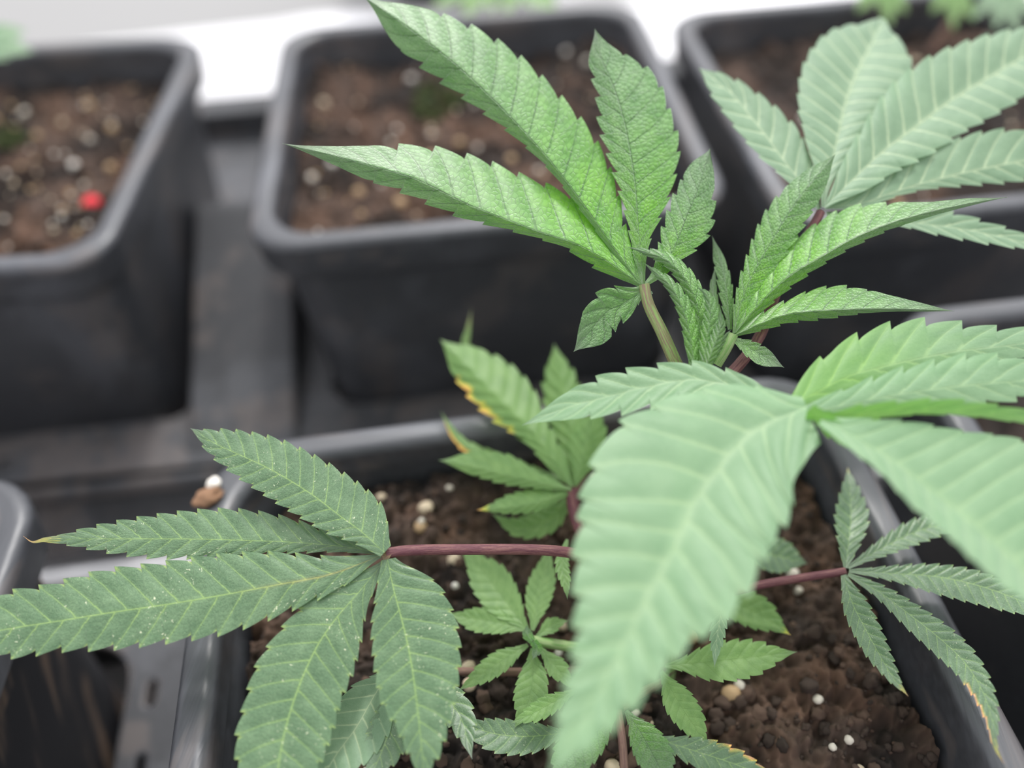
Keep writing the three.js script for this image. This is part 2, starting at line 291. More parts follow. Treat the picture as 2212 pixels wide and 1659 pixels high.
const LM = {
  mature: leafMat({ z: 1, dark: [84, 120, 82], light: [138, 170, 126], vein: [164, 198, 116], notch: [172, 198, 110], vw: 0.05, vk: 0.85, hk: 0.3, nk: 0.05, bull: 0.5, groove: 0.0, speck: 1, bs: 0.0002, coat: 1, cr: 0.34, grain: 0.55, blot: 0.7 }),
  young: leafMat({ z: 2, dark: [108, 162, 88], light: [150, 196, 128], vein: [72, 128, 42], vw: 0.06, vk: 0.75, hk: 0.16, nk: 0.16, bull: 1.1, groove: 0.4, bs: 0.00032, coat: 1, cr: 0.36, tr: 0.45, sheen: 0.2 }),
  pale: leafMat({ z: 3, dark: [124, 160, 122], light: [150, 184, 144], vein: [202, 222, 176], vw: 0.09, vk: 0.8, hk: 0.5, nk: 0.06, bull: 0.3, bs: 0.0001, coat: 0.9, cr: 0.45, tr: 0.4 }),
  bloom: leafMat({ z: 8, dark: [132, 174, 126], light: [154, 192, 145], vein: [192, 222, 164], vw: 0.1, vk: 0.5, hk: 0.45, nk: 0.06, bull: 0.3, bs: 0.0001, coat: 0.9, cr: 0.45, tr: 0.45 }),
  dull: leafMat({ z: 4, dark: [118, 162, 84], light: [146, 188, 106], vein: [118, 162, 76], vk: 0.45, hk: 0.1, nk: 0.06, bull: 0.4, bs: 0.0001, coat: 0.8, tr: 0.45 }),
};
const stemMat = (a, b, z) => new THREE.MeshPhysicalMaterial({ map: texture(256, 128, (x, y, c) => { const n = fbm(x / 9, y / 3.2, z, 3), k = sstep(0.35, 0.65, n); for (let i = 0; i < 3; i++) c[i] = lerp(a[i], b[i], k) + 14 * (hash(x, y, 2) - 0.5); }, true), roughness: 0.6, sheen: 0.6, sheenRoughness: 0.5, bumpMap: grainBump, bumpScale: 0.00004 });
const SM = { purple: stemMat([98, 54, 62], [124, 82, 80], 1), green: stemMat([120, 160, 88], [150, 172, 118], 2), mixed: stemMat([146, 128, 104], [150, 178, 106], 3), brown: stemMat([110, 82, 74], [132, 104, 88], 4) };

// ---------------------------------------------------------------- leaflets
const vsub = (a, b) => [a[0] - b[0], a[1] - b[1], a[2] - b[2]], vadd = (a, b, k = 1) => [a[0] + b[0] * k, a[1] + b[1] * k, a[2] + b[2] * k], dot = (a, b) => a[0] * b[0] + a[1] * b[1] + a[2] * b[2];
const cross = (a, b) => [a[1] * b[2] - a[2] * b[1], a[2] * b[0] - a[0] * b[2], a[0] * b[1] - a[1] * b[0]], nrm = (a) => { const l = Math.hypot(...a) || 1; return [a[0] / l, a[1] / l, a[2] / l]; };
function rotAbout(v, k, a) { const c = Math.cos(a), s = Math.sin(a), x = cross(k, v), d = dot(k, v) * (1 - c); return [v[0] * c + x[0] * s + k[0] * d, v[1] * c + x[1] * s + k[1] * d, v[2] * c + x[2] * s + k[2] * d]; }
const hitPlane = (px, py, q, n, fb) => { const r = camC(px, py), k = dot(n, r); let d = Math.abs(k) < 0.12 ? fb : dot(n, q) / k; d = clamp(d, fb - 0.1, fb + 0.1); return [r[0] * d, r[1] * d, r[2] * d]; };
function sampler(a) { const n = a.length - 1; return (t) => { const x = clamp(t) * n, i = Math.min(n - 1, Math.floor(x)), f = x - i, p0 = a[Math.max(0, i - 1)], p1 = a[i], p2 = a[i + 1], p3 = a[Math.min(n, i + 2)]; return Math.max(0, 0.5 * (2 * p1 + (p2 - p0) * f + (2 * p0 - 5 * p1 + 4 * p2 - p3) * f * f + (3 * p1 - p0 - 3 * p2 + p3) * f * f * f)); }; }
/* mid: midrib in the photograph from base to tip; L, R: half widths left and right of travel at even steps;
   o: n normal, bend, fold, teeth, tr [from, to] of the toothed stretch, quilt, tint(u, v, side) */
function leafletGeo(C, N, mid, L, R, o = {}) {
  const teeth = o.teeth ?? 12, per = o.per ?? 12, NU = teeth * per, NV = o.nv ?? 9, n0 = nrm(o.n ?? N);
  const curve = new THREE.CatmullRomCurve3(mid.map((p) => new THREE.Vector3(p[0], p[1], 0)), false, 'centripetal'); curve.arcLengthDivisions = 300;
  const Ls = sampler(L), Rs = sampler(R), [t0, t1] = o.tr ?? [0.1, 0.86], fold = o.fold ?? 0.2, foldL = o.foldL ?? fold, foldR = o.foldR ?? fold, bend = o.bend ?? 0, quilt = o.quilt ?? 0.16, cup = o.cup ?? 0, td = o.td ?? 0.3;
  const rowsM = [], px = [];
  for (let i = 0; i <= NU; i++) {
    const u = i / NU, p = curve.getPointAt(u); px.push([p.x, p.y]);
    const r = camC(p.x, p.y), d0 = dot(n0, C) / dot(n0, r), d = d0 * (1 + bend * u * u) + (o.dz ?? 0); rowsM.push([r[0] * d, r[1] * d, r[2] * d]);
  }
  const pos = [], uv = [], col = [], rowLen = NV * 2 + 1;
  const len3 = rowsM.reduce((s, p, i) => s + (i ? Math.hypot(...vsub(p, rowsM[i - 1])) : 0), 0), sp = len3 / teeth;
  for (let i = 0; i <= NU; i++) {
    const u = i / NU, M0 = rowsM[i], A = rowsM[Math.max(0, i - 1)], B = rowsM[Math.min(NU, i + 1)], T = nrm(vsub(B, A));
    const pa = px[Math.max(0, i - 3)], pb = px[Math.min(NU, i + 3)], tl = Math.hypot(pb[0] - pa[0], pb[1] - pa[1]) || 1, tx = (pb[0] - pa[0]) / tl, ty = (pb[1] - pa[1]) / tl;
    const n1 = nrm(vadd(n0, T, -dot(n0, T))), U = u * teeth;
    const half = (sgn) => {
      const w = Math.max(0.35, (sgn > 0 ? Ls : Rs)(u)), off = sgn > 0 ? 0.5 : 0, lx = ty * sgn, ly = -tx * sgn;
      const nh = rotAbout(n1, T, sgn * -(sgn > 0 ? foldL : foldR));
      const E0 = hitPlane(px[i][0] + lx * w, px[i][1] + ly * w, M0, nh, -M0[2]);
      let D = vsub(E0, M0); const wl = Math.hypot(...D);
      const s = (((U - 1.25 + off) % 1) + 1) % 1, sI = Math.round(s * per) % per, ss = sI / per, tip = (per - 1) / per;
      const prof = ss <= tip ? Math.pow(ss / tip, 0.62) : 0, amp = sstep(t0 - 0.06, t0 + 0.03, u) * sstep(t1 + 0.05, t1 - 0.03, u);
      const depth = Math.min(td * sp, 0.3 * wl) * amp, k = 1 - depth * (1 - prof) / Math.max(wl, 1e-6), fwdk = Math.min((o.fk ?? 0.11) * sp, 0.25 * wl) * amp * prof;
      const out = [];
      for (let j = 1; j <= NV; j++) {
        const v = j / NV, ph = U - gv(v) + off, q = Math.pow(Math.abs(Math.sin(Math.PI * ph)), 0.6), env = Math.sqrt(Math.max(0, v)) * (0.35 + 0.65 * Math.sqrt(Math.max(0, 1 - v * v)));
        let Q = vadd(vadd(M0, D, v * k), T, fwdk * v * v);
        const rel = Math.min(1, wl / sp); Q = vadd(Q, n1, quilt * sp * (q - 0.6) * env * rel * 0.9 + cup * wl * (v * v - v) + (o.wave ?? 0) * wl * v * v * Math.sin(u * (o.wf ?? 9) + sgn));
        out.push([Q, v]);
      }
      return out;
    };
    const Lh = half(1), Rh = half(-1);
    const put = (Q, V) => {
      const wv = toWorld(Q); pos.push(wv.x, wv.y, wv.z); uv.push(U / TE + (o.uo ?? 0), 0.5 + 0.5 * V);
      const t = o.tint ? o.tint(u, V) : [1, 1, 1]; col.push(t[0], t[1], t[2]);
    };
    for (let j = NV - 1; j >= 0; j--) put(Lh[j][0], Lh[j][1]);
    put(M0, 0);
    for (let j = 0; j < NV; j++) put(Rh[j][0], -Rh[j][1]);
  }
  const idx = [];
  for (let i = 0; i < NU; i++) for (let j = 0; j < rowLen - 1; j++) { const a = i * rowLen + j; idx.push(a, a + 1, a + rowLen, a + 1, a + rowLen + 1, a + rowLen); }
  const g = new THREE.BufferGeometry();
  g.setAttribute('position', new THREE.Float32BufferAttribute(pos, 3)); g.setAttribute('uv', new THREE.Float32BufferAttribute(uv, 2)); g.setAttribute('color', new THREE.Float32BufferAttribute(col, 3)); g.setIndex(idx); g.computeVertexNormals();
  return g;
}
function tubeGeo(pts, r0, r1, seg = 24, rad = 10) { // pts: [px, py, depth]
  const c = new THREE.CatmullRomCurve3(pts.map((p) => (p.isVector3 ? p : P(...p)))), g = new THREE.TubeGeometry(c, seg, 1, rad, false), p = g.attributes.position, uv = g.attributes.uv;
  const L = c.getLength();
  for (let i = 0; i <= seg; i++) { const q = c.getPointAt(i / seg), r = lerp(r0, r1, i / seg) * S; for (let j = 0; j <= rad; j++) { const k = i * (rad + 1) + j; p.setXYZ(k, q.x + (p.getX(k) - q.x) * r, q.y + (p.getY(k) - q.y) * r, q.z + (p.getZ(k) - q.z) * r); uv.setXY(k, uv.getX(k) * L / S * 2, uv.getY(k)); } }
  return g;
}
function leaf(plant, spec) {
  const g = new THREE.Group(); g.name = numbered('leaf'); plant.add(g); if (spec.label) g.userData.label = spec.label;
  const r = camC(spec.c[0], spec.c[1]), C = r.map((k) => k * spec.c[2]), N = nrm(spec.n);
  for (const q of spec.petiole ?? []) mesh('petiole', tubeGeo(...q.slice(0, 3)), q[3] ?? SM.purple, g);
  spec.lf.forEach(([mid, L, R, o = {}], i) => {
    const m = mesh('leaflet', leafletGeo(C, N, mid, L, R, { uo: (i * 5 % 16) / 16, ...spec.o, ...o }), LM[o.mat ?? spec.mat], g);
    if (o.label) m.userData.label = o.label;
  });
  return g;
}
const mixc = (a, b, t) => a.map((x, i) => lerp(x, b[i], t));
const youngOrGlowTint = (s = 1, top = 0.8) => (u, V) => mixc([1, 1, 1], [0.8, 1.2, 0.03], s * sstep(top, 0.12, u + 0.2 * (noise(u * 14, V * 6, 3) - 0.5)));  // yellow-green of young tissue; on the near leaf's two strips, painted backlight glow
const burnTip = (at = 0.9, base) => (u, V) => { const n = 0.06 * (noise(u * 40, V * 9, 4) - 0.5), b = base ? base(u, V) : [1, 1, 1]; let c = mixc(b, [4.2, 2.3, 0.8], 0.85 * sstep(at - 0.03, at, u + n)); return mixc(c, [7, 2.1, 1.8], sstep(at + 0.035, at + 0.05, u + n)); };
const burnEdge = (side, u0, u1, k = 0.75) => (u, V) => { const e = V * side, n = 0.35 * (noise(u * 26, V * 3, 6) - 0.5), m = sstep(k, k + 0.16, e + n) * sstep(u0, u0 + 0.05, u) * sstep(u1, u1 - 0.05, u); return mixc(mixc([1, 1, 1], [4.2, 2.1, 0.9], m), [5.5, 1.7, 1.6], m * sstep(k + 0.12, k + 0.25, e + n)); };

// ---------------------------------------------------------------- the large plant
const plant = thing('hemp_plant', 'large green plant with toothed palm-shaped leaves growing in the front pot', 'plant', onPlane(1430, 1480, -0.1).toArray());
plant.updateMatrixWorld();
const shift = plant.position.clone();
const content = plant; // children are built in world places, then moved under the plant's base
mesh('stem', tubeGeo([[1512, 770, 1.0], [1502, 880, 1.01], [1480, 1050, 1.035], [1455, 1250, 1.075], onPlane(1430, 1480, -0.13)], 0.0135, 0.017, 40, 12), SM.green, content);

leaf(content, { label: 'bright upper leaf fanning up and to the left', mat: 'young', c: [1390, 616, 1.0], n: [0.08, 0.25, 0.96], o: { fold: 0.42, quilt: 0.06 },
  petiole: [[[[1391, 614, 1.0], [1400, 655, 1.0], [1432, 722, 1.0], [1462, 790, 1.005]], 0.0068, 0.0082, SM.mixed]],
  lf: [
    [[[1388, 620], [1330, 540], [1268, 452], [1200, 362], [1128, 280], [1050, 200], [970, 127], [882, 60], [785, -8]], [6, 12, 14, 16, 28, 45, 56, 44, 0], [6, 45, 90, 112, 114, 110, 88, 50, 0], { teeth: 15, tr: [0.12, 0.82], foldL: 0.8, foldR: 0.25, tint: youngOrGlowTint(0.8) }],
    [[[1388, 618], [1321, 570], [1249, 529], [1168, 502], [1082, 470], [1014, 443], [937, 405], [896, 386], [797, 357], [716, 335], [610, 310]], [6, 30, 16, 22, 36, 42, 34, 17, 0], [5, 55, 100, 106, 106, 84, 50, 19, 0], { teeth: 13, tr: [0.1, 0.74], foldL: 0.75, foldR: 0.3, tint: youngOrGlowTint(0.9) }],
    [[[1390, 616], [1384, 547], [1378, 476], [1373, 405], [1363, 335], [1349, 262], [1328, 193], [1300, 125], [1285, 62]], [4, 18, 27, 42, 53, 60, 46, 32, 0], [4, 16, 54, 88, 110, 104, 94, 46, 0], { teeth: 13, tr: [0.15, 0.86], fold: 0.25, tint: youngOrGlowTint(0.9) }],
    [[[1391, 618], [1424, 588], [1450, 548], [1468, 508], [1484, 466], [1500, 428], [1513, 392], [1523, 357], [1534, 321]], [4, 15, 33, 44, 46, 48, 42, 30, 0], [4, 12, 28, 52, 64, 55, 36, 20, 0], { teeth: 9, tr: [0.2, 0.75], fold: 0.3, tint: youngOrGlowTint(0.9) }],
    [[[1393, 624], [1348, 655], [1312, 673], [1276, 714], [1239, 760]], [8, 34, 44, 38, 0], [12, 46, 46, 26, 0], { teeth: 5, tr: [0.05, 0.6], fold: -0.2, n: [-0.1, 0.05, 1], quilt: 0.3, tint: youngOrGlowTint(0.4) }],
    [[[1392, 622], [1400, 634], [1404, 650]], [3, 10, 0], [3, 9, 0], { teeth: 3, fold: -0.3, tint: youngOrGlowTint(0.4) }],
  ] });
leaf(content, { label: 'bright upper leaf fanning up and to the right', mat: 'young', c: [1584, 724, 1.0], n: [-0.1, 0.3, 0.95], o: { fold: 0.5, quilt: 0.1 },
  petiole: [[[[1584, 722, 1.0], [1572, 748, 1.0], [1548, 788, 1.005]], 0.0062, 0.0065, SM.green]],
  lf: [
    [[[1586, 720], [1598, 665], [1617, 612], [1643, 562], [1671, 514], [1700, 466], [1732, 420], [1768, 376], [1805, 333]], [4, 15, 25, 35, 45, 46, 36, 22, 0], [4, 22, 36, 42, 46, 46, 40, 26, 0], { teeth: 13, tr: [0.1, 0.72], tint: youngOrGlowTint(1, 0.95) }],
    [[[1588, 720], [1646, 650], [1706, 596], [1779, 552], [1852, 511], [1930, 480], [2012, 457], [2094, 439], [2176, 426]], [4, 40, 60, 70, 70, 46, 22, 11, 0], [4, 20, 24, 18, 18, 14, 10, 6, 0], { teeth: 14, tr: [0.08, 0.64], foldR: 0.8, tint: youngOrGlowTint(1, 0.95) }],
    [[[1588, 724], [1645, 698], [1700, 679], [1760, 672], [1820, 669], [1880, 667], [1940, 667], [2000, 669], [2061, 672]], [4, 22, 32, 50, 54, 40, 25, 12, 0], [4, 18, 22, 22, 16, 9, 6, 4, 0], { teeth: 11, tr: [0.1, 0.6], foldR: 0.8, tint: youngOrGlowTint(0.9, 0.95) }],
    [[[1583, 732], [1612, 748], [1650, 770], [1694, 794]], [6, 20, 17, 0], [6, 20, 19, 0], { teeth: 6, tr: [0.05, 0.5], fold: -0.3, n: [0, 0.3, 1], tint: youngOrGlowTint(0.8, 0.95) }],
    [[[1577, 712], [1572, 655], [1565, 599], [1553, 552], [1538, 509]], [5, 15, 19, 15, 0], [5, 14, 15, 10, 0], { teeth: 7, tr: [0.05, 0.7], fold: 0.5, dz: 0.02, tint: youngOrGlowTint(0.6, 0.95) }],
    [[[1570, 705], [1548, 665], [1540, 625], [1545, 575]], [3, 9, 8, 0], [3, 9, 9, 0], { teeth: 6, dz: 0.025, tint: youngOrGlowTint(0.7, 0.95) }],
  ] });
leaf(content, { label: 'folded yellow-green bud of unopened leaflets', mat: 'young', c: [1512, 790, 0.97], n: [0.0, 0.2, 0.98], o: { fold: 0.7, quilt: 0.35, teeth: 9, tr: [0.25, 0.95] },
  lf: [
    [[[1512, 788], [1512, 720], [1506, 660], [1482, 605], [1440, 562], [1396, 545], [1354, 533]], [10, 18, 18, 20, 16, 10, 0], [10, 20, 24, 24, 20, 12, 0], { tint: youngOrGlowTint(0.9, 1.3), teeth: 12 }],
    [[[1500, 790], [1490, 720], [1472, 660], [1446, 615], [1420, 592], [1390, 567]], [10, 16, 16, 14, 10, 0], [10, 20, 24, 20, 12, 0], { tint: youngOrGlowTint(0.9, 1.3), dz: -0.012 }],
    [[[1520, 790], [1528, 730], [1535, 680], [1528, 640], [1505, 618]], [10, 16, 18, 12, 0], [10, 18, 20, 15, 0], { tint: youngOrGlowTint(0.9, 1.3), dz: -0.015 }],
    [[[1526, 790], [1545, 740], [1558, 700], [1556, 668]], [8, 16, 14, 0], [8, 14, 12, 0], { tint: youngOrGlowTint(0.9, 1.3), dz: -0.02 }],
    [[[1528, 790], [1550, 752], [1570, 722], [1580, 712]], [8, 12, 8, 0], [8, 12, 8, 0], { tint: youngOrGlowTint(0.9, 1.3), dz: -0.01, teeth: 6 }],
    [[[1500, 792], [1486, 735], [1478, 705], [1470, 690]], [6, 10, 7, 0], [6, 8, 6, 0], { tint: youngOrGlowTint(0.9, 1.3), dz: 0.01, teeth: 4 }],
  ] });
leaf(content, { label: 'pale grey-green leaf spreading to the upper right', mat: 'pale', c: [1774, 460, 1.07], n: [0.06, 0.42, 0.9], o: { fold: -0.12, quilt: 0.12, td: 0.2 },
  petiole: [[[[1773, 458, 1.072], [1755, 490, 1.068], [1690, 600, 1.05], [1640, 728, 1.03], [1580, 806, 1.015], [1515, 860, 1.008]], 0.0058, 0.0075, SM.purple]],
  lf: [
    [[[1770, 452], [1741, 411], [1711, 370], [1683, 333], [1653, 291], [1621, 251], [1587, 209], [1550, 178], [1510, 147]], [4, 14, 24, 38, 44, 44, 42, 28, 0], [4, 30, 50, 66, 62, 53, 38, 24, 0], { teeth: 9, tr: [0.3, 0.9], dz: 0.02 }],
    [[[1782, 448], [1858, 440], [1923, 418], [1990, 397], [2058, 379], [2127, 364], [2196, 350], [2265, 340], [2335, 330]], [4, 24, 46, 66, 76, 82, 74, 44, 0], [4, 10, 12, 16, 28, 38, 45, 28, 0], { teeth: 12, tr: [0.25, 0.9], foldR: 0.2, dz: 0.012 }],
    [[[1778, 448], [1787, 396], [1799, 343], [1811, 291], [1822, 240], [1838, 189], [1859, 140], [1884, 92], [1906, 40]], [4, 20, 52, 84, 106, 116, 108, 76, 8], [4, 10, 30, 60, 80, 104, 114, 92, 8], { teeth: 15, tr: [0.35, 0.97], bend: 0.06, dz: 0.008, cup: -0.25 }],
    [[[1780, 448], [1844, 386], [1909, 326], [1978, 274], [2047, 222], [2120, 177], [2192, 135], [2262, 97], [2335, 58]], [4, 38, 72, 104, 110, 100, 80, 48, 0], [4, 34, 56, 70, 76, 80, 74, 45, 0], { teeth: 16, tr: [0.22, 0.92], bend: 0.04, cup: -0.2 }],
    [[[1785, 462], [1880, 470], [1960, 480], [2060, 492], [2140, 507], [2212, 524], [2290, 548]], [4, 16, 26, 36, 28, 20, 0], [4, 9, 13, 24, 24, 16, 0], { teeth: 9, tr: [0.3, 0.9], dz: 0.03 }],
  ] });
leaf(content, { label: 'dull green leaf with white specks and a long purple stalk, spreading left', mat: 'mature', c: [832, 1197, 0.98], n: [0.0, 0.36, 0.93], o: { fold: 0.08, quilt: 0.15, td: 0.26 },
  petiole: [[[[834, 1196, 0.981], [870, 1190, 0.985], [1010, 1187, 1.0], [1210, 1191, 1.02], [1330, 1215, 1.04], [1462, 1245, 1.074]], 0.0066, 0.0072, SM.purple]],
  lf: [
    [[[830, 1194], [781, 1149], [731, 1112], [682, 1074], [630, 1040], [577, 1010], [521, 984], [463, 957], [411, 925]], [12, 32, 50, 58, 60, 56, 46, 28, 0], [22, 74, 84, 80, 76, 70, 57, 36, 0], { teeth: 15, tr: [0.1, 0.96], dz: -0.012 }],
    [[[826, 1194], [733, 1180], [640, 1172], [546, 1168], [452, 1165], [358, 1164], [265, 1164], [172, 1164], [96, 1165], [70, 1170], [50, 1158]], [4, 13, 22, 30, 38, 44, 46, 40, 26, 11, 0], [4, 20, 44, 62, 70, 67, 58, 46, 30, 8, 0], { teeth: 18, tr: [0.1, 0.9], dz: 0.012, tint: burnTip(0.925) }],
    [[[822, 1200], [716, 1240], [600, 1263], [482, 1285], [364, 1305], [247, 1322], [130, 1341], [10, 1360], [-110, 1386]], [5, 42, 70, 87, 86, 83, 69, 63, 0], [5, 46, 78, 93, 95, 97, 86, 76, 0], { teeth: 17, tr: [0.12, 0.97], tint: (u, V) => mixc([1, 1, 1], [1.9, 0.9, 0.8], 0.5 * sstep(0.12, 0.06, Math.abs(V)) * sstep(0.4, 0.1, u)) }],
    [[[830, 1212], [777, 1277], [727, 1334], [686, 1394], [654, 1462], [628, 1534], [609, 1608], [598, 1686], [590, 1775]], [4, 30, 74, 98, 100, 104, 96, 70, 0], [4, 40, 72, 90, 106, 104, 103, 76, 0], { teeth: 14, tr: [0.15, 0.96], dz: 0.004 }],
    [[[837, 1208], [850, 1274], [866, 1333], [880, 1391], [891, 1450], [899, 1510], [906, 1570], [912, 1630], [918, 1690]], [18, 90, 112, 117, 108, 90, 68, 42, 0], [14, 40, 68, 80, 84, 78, 52, 32, 0], { teeth: 13, tr: [0.12, 0.95], dz: -0.004 }],
    [[[842, 1204], [834, 1199], [822, 1197]], [12, 16, 0], [8, 12, 0], { teeth: 3, tr: [2, 3], dz: -0.004, tint: () => [2.0, 0.72, 0.7], label: 'reddish leaf joint' }],
  ] });
leaf(content, { label: 'large pale green leaf rising nearest above the pot, one leaflet drooping', mat: 'bloom', c: [1722, 893, 0.875], n: [-0.03, 0.52, 0.85], o: { fold: 0.1, quilt: 0.16 },
  petiole: [[[[1715, 897, 0.885], [1650, 905, 0.92], [1570, 930, 0.98], [1490, 985, 1.025]], 0.007, 0.008, SM.purple]],
  lf: [
    [[[1698, 886], [1600, 840], [1500, 820], [1409, 833], [1307, 858], [1226, 880], [1127, 919]], [10, 40, 52, 52, 46, 26, 0], [8, 30, 42, 48, 52, 28, 0], { teeth: 9, tr: [0.2, 0.76], fold: -0.15, dz: 0.03, n: [-0.1, 0.55, 0.83] }],
    [[[1742, 880], [1685, 903], [1637, 926], [1592, 963], [1543, 1024], [1500, 1085], [1458, 1180], [1405, 1276], [1327, 1435], [1265, 1540], [1186, 1680]], [84, 160, 195, 195, 184, 128, 98, 60, 0], [26, 128, 225, 240, 208, 145, 92, 54, 0], { teeth: 15, tr: [0.1, 0.97], fold: -0.12, cup: -0.12, n: [-0.03, 0.63, 0.77] }],
    [[[1692, 886], [1762, 849], [1833, 813], [1910, 792], [1988, 774], [2067, 759], [2146, 750], [2225, 741], [2320, 735]], [6, 50, 80, 93, 88, 66, 46, 32, 0], [8, 30, 52, 55, 52, 48, 44, 30, 0], { teeth: 9, tr: [0.2, 0.9], n: [0.05, 0.4, 0.91], dz: 0.03, quilt: 0.08, tint: youngOrGlowTint(0.5) }],
    [[[1712, 893], [1790, 882], [1900, 860], [2010, 842], [2120, 830], [2212, 823], [2310, 818]], [8, 34, 56, 66, 72, 50, 0], [8, 16, 26, 40, 48, 40, 0], { teeth: 9, tr: [0.2, 0.9], n: [0.05, 0.4, 0.91], dz: 0.012, quilt: 0.08 }],
    [[[1775, 905], [1858, 952], [1925, 993], [1990, 1042], [2053, 1092], [2115, 1143], [2172, 1195], [2240, 1262], [2320, 1345]], [8, 56, 104, 152, 205, 230, 200, 120, 0], [14, 30, 40, 55, 57, 62, 60, 40, 0], { teeth: 13, tr: [0.1, 0.95], n: [0.05, 0.6, 0.8], fold: 0.06, foldR: -0.5, dz: -0.02 }],
    [[[1742, 893], [1810, 905], [1900, 893], [2010, 888], [2110, 894], [2212, 908], [2310, 930]], [8, 26, 26, 30, 28, 24, 0], [14, 18, 10, 8, 8, 8, 0], { teeth: 8, tr: [0.05, 0.95], n: [0, -0.55, 0.83], tint: youngOrGlowTint(0.6, 2), dz: -0.015, fold: 0.05 }],  // tint paints in sunlight glowing through the folded-up leaf half
    [[[1752, 880], [1790, 915], [1830, 945], [1870, 985]], [10, 22, 18, 0], [8, 26, 20, 0], { teeth: 5, tr: [0.05, 0.6], n: [-0.2, -0.55, 0.81], tint: youngOrGlowTint(0.6, 2), dz: -0.02, fold: 0.05 }],  // tint paints in backlit glow on the curled underside
  ] });
leaf(content, { label: 'small dark leaf with yellowed tips on a purple stalk, right side', mat: 'mature', c: [1828, 1234, 1.055], n: [0.0, 0.64, 0.77], o: { fold: -0.15, quilt: 0.16 },
  petiole: [[[[1827, 1234, 1.056], [1740, 1247, 1.065], [1640, 1264, 1.075], [1456, 1310, 1.09]], 0.0052, 0.006, SM.purple]],
  lf: [
    [[[1827, 1227], [1832, 1180], [1838, 1120], [1836, 1060], [1831, 1009]], [5, 27, 38, 24, 0], [5, 30, 42, 25, 0], { teeth: 9, tr: [0.15, 0.9], tint: burnTip(0.96) }],
    [[[1832, 1226], [1904, 1185], [1977, 1149], [2060, 1125], [2120, 1110]], [4, 20, 30, 26, 0], [4, 20, 30, 24, 0], { teeth: 12 }],
    [[[1834, 1233], [1916, 1238], [2026, 1246], [2117, 1266], [2212, 1300], [2300, 1340]], [4, 20, 30, 33, 24, 0], [4, 20, 40, 42, 30, 0], { teeth: 17, tr: [0.1, 0.97] }],
    [[[1832, 1240], [1904, 1282], [1977, 1337], [2038, 1386], [2086, 1434], [2123, 1495], [2141, 1550], [2149, 1611], [2168, 1650]], [4, 18, 27, 33, 35, 32, 25, 12, 0], [4, 14, 25, 33, 35, 30, 22, 9, 0], { teeth: 19, tr: [0.1, 0.95], tint: (u, V) => { const a = burnTip(0.93)(u, V), b = burnEdge(-1, 0.62, 0.93, 0.62)(u, V); return a.map((x, i) => x * b[i]); } }],
    [[[1822, 1242], [1843, 1307], [1874, 1367], [1904, 1422], [1934, 1471], [1962, 1504]], [6, 32, 34, 29, 18, 0], [6, 24, 30, 28, 15, 0], { teeth: 12, tr: [0.1, 0.95], tint: burnTip(0.93) }],
  ] });
leaf(content, { label: 'side shoot with burnt yellow edges left of the large pale leaf', mat: 'dull', c: [1236, 1057, 1.15], n: [-0.08, 0.45, 0.89], o: { fold: 0.3, quilt: 0.16 },
  petiole: [[[[1236, 1056, 1.15], [1240, 1100, 1.145], [1262, 1160, 1.13], [1350, 1290, 1.11], [1446, 1380, 1.1]], 0.0095, 0.008, SM.purple]],
  lf: [
    [[[1235, 1052], [1210, 1015], [1193, 992], [1144, 927], [1083, 866], [1022, 805], [951, 733]], [4, 20, 30, 46, 48, 34, 0], [4, 30, 46, 72, 72, 46, 0], { teeth: 11, tr: [0.2, 0.8], tint: burnEdge(1, 0.38, 0.82, 0.72), mat: 'dull' }],
    [[[1234, 1058], [1177, 1045], [1103, 1028], [1022, 1008], [947, 994]], [3, 16, 24, 18, 0], [3, 24, 46, 34, 0], { teeth: 10, tr: [0.2, 0.7], dz: -0.01 }],
    [[[1240, 1050], [1236, 960], [1222, 880], [1210, 810], [1197, 742]], [4, 30, 46, 42, 0], [4, 25, 40, 36, 0], { teeth: 9, tr: [0.2, 0.85], dz: 0.05 }],
    [[[1242, 1050], [1262, 990], [1280, 930], [1296, 875]], [4, 36, 40, 0], [4, 32, 36, 0], { teeth: 8, dz: 0.01 }],
    [[[1232, 1064], [1150, 1088], [1090, 1097], [1030, 1102]], [4, 20, 16, 0], [4, 32, 28, 0], { teeth: 9, dz: -0.005, tint: burnTip(0.9) }],
    [[[1240, 1070], [1180, 1125], [1120, 1140], [1062, 1110]], [6, 30, 24, 0], [6, 32, 26, 0], { teeth: 9, dz: 0.03 }],
    [[[1225, 1040], [1150, 1020], [1060, 990], [1000, 960], [975, 930], [952, 888]], [4, 14, 14, 14, 10, 0], [4, 14, 18, 18, 12, 0], { teeth: 9, dz: 0.045, tint: burnEdge(1, 0.3, 0.95, 0.35) }],
    [[[1180, 985], [1090, 900], [1020, 800], [1006, 750], [1012, 708], [1018, 668]], [4, 14, 14, 14, 10, 0], [4, 14, 16, 16, 10, 0], { teeth: 9, dz: 0.07, tint: (u, V) => mixc([0.75, 0.75, 0.6], [1.2, 0.8, 0.7], sstep(0.85, 0.95, u)) }],
  ] });
